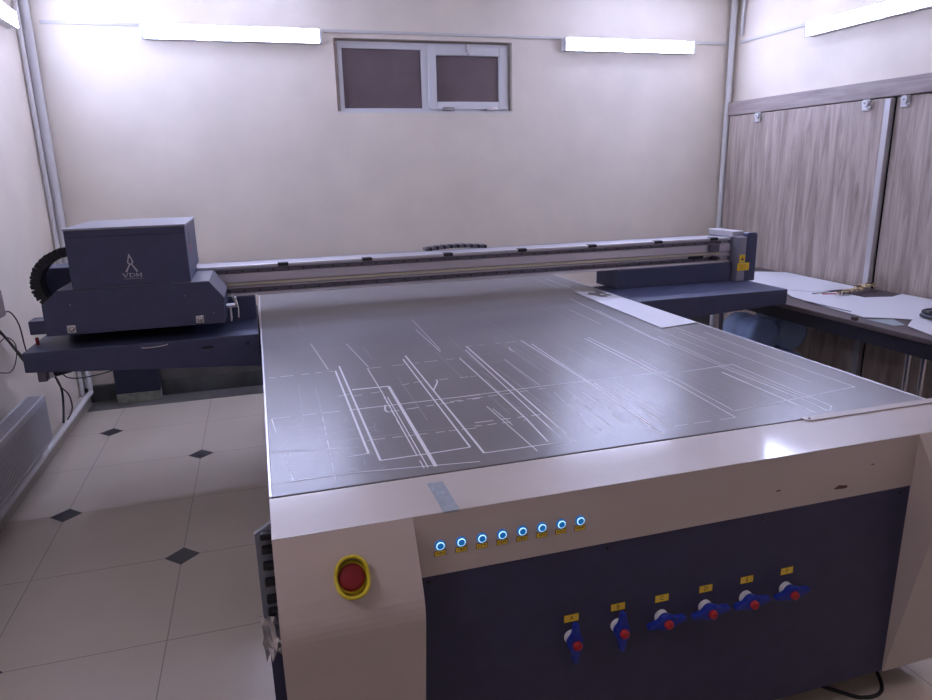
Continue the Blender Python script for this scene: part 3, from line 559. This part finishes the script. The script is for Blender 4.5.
def cable(pts, r, m, lab): return link('power_cable', MB().tube(pts, r, m, 7, 7), None, lab, 'cable', 'tangled cables by the left wall')
xw = XL+.02
cable([(xw, 4.20, .96), (xw+.005, 4.31, .95), (xw+.01, 4.40, .86), (xw+.01, 4.43, .72), (xw+.02, 4.44, .62)], .004, brownc, 'thin brown cable arching down from the socket box on the left wall')
cable([(xw, 3.9, 1.0), (xw+.01, 4.10, .88), (xw+.02, 4.28, .72), (xw+.03, 4.42, .60), (xw+.05, 4.50, .545), (xw+.07, 4.62, .50), (xw+.06, 4.78, .36), (xw+.05, 4.80, .24), (xw+.06, 4.70, .15)], .007, black, 'thick black cable sagging across the left wall towards the floor')
cable([(xw, 3.95, .93), (xw+.01, 4.08, .90), (xw+.02, 4.22, .76), (xw+.02, 4.36, .64), (xw+.04, 4.48, .58), (xw+.06, 4.60, .55), (-1.25, 4.7, .50)], .005, brownc, 'brown cable running just under the thick black one on the left wall')
cable([(xw, 3.98, .80), (xw+.01, 4.15, .84), (xw+.02, 4.25, .78), (xw+.02, 4.22, .70), (xw+.02, 4.10, .66), (xw, 3.96, .70)], .003, brownc, 'thin looped cable on the left wall under the socket box')
cable([(-1.24, 4.55, .56), (-1.22, 4.62, .47), (-1.15, 4.72, .43), (-1.0, 4.85, .43), (-.93, 4.95, .50), (-.92, 4.98, .62)], .004, black, 'black cable sagging below the left end of the printer arm')
cable([(-1.25, 4.48, .56), (-1.24, 4.52, .45), (-1.22, 4.60, .36), (-1.23, 4.66, .25), (-1.25, 4.60, .20)], .0045, brownc, 'brown cable hanging down past the end of the radiator')
link('power_adapter', MB().box((-1.035, 3.47, .752), (-.995, 3.53, .813), railm, .006).box((-.99, 3.48, .765), (-.97, 3.51, .813), white, .005).cyl((-.97, 3.50, .785), (-.90, 3.50, .80), .02, black, 12), P, 'small black and white fitting under the arm end') 
link('indicator_lamp', MB().lathe([(.008, 0), (.008, .03), (.005, .035)], (-1.045, 3.60, AZ1), (0, 0, 1), redd, 14), P, 'small red indicator')
b = MB().box((-1.135, 5.47, .075), (-.83, 5.57, .27), boxb, .005)
sb = thing('storage_box', (-.98, 5.52, 0), 'dark navy box with pale base on the floor by the back wall', 'box')
link('box_body', b, sb); link('box_base', B((-1.135, 5.465, .002), (-.83, 5.565, .075), boxl, .004), sb, 'pale greenish base')
# floor cable under the printer's right end
link('power_cable', MB().tube([(1.56, 1.60, .02), (1.60, 1.50, .012), (1.655, 1.445, .006), (1.70, 1.405, .006), (1.765, 1.40, .006), (1.815, 1.44, .007), (1.835, 1.52, .05), (1.83, 1.6, .105)], .006, black, 8), None, 'black cable looping on the floor under the right end of the printer', 'cable')
link('power_cable', MB().tube([(1.96, 1.58, .006), (2.0, 1.53, .006), (2.25, 1.42, .006), (2.6, 1.3, .006)], .005, black, 8), None, 'black cable running away across the floor right of the printer', 'cable')
# world: dim night outside
wd = bpy.data.worlds.new('night'); S.world = wd; wd.use_nodes = True
wd.node_tree.nodes['Background'].inputs[0].default_value = (.10, .075, .09, 1); wd.node_tree.nodes['Background'].inputs[1].default_value = .6
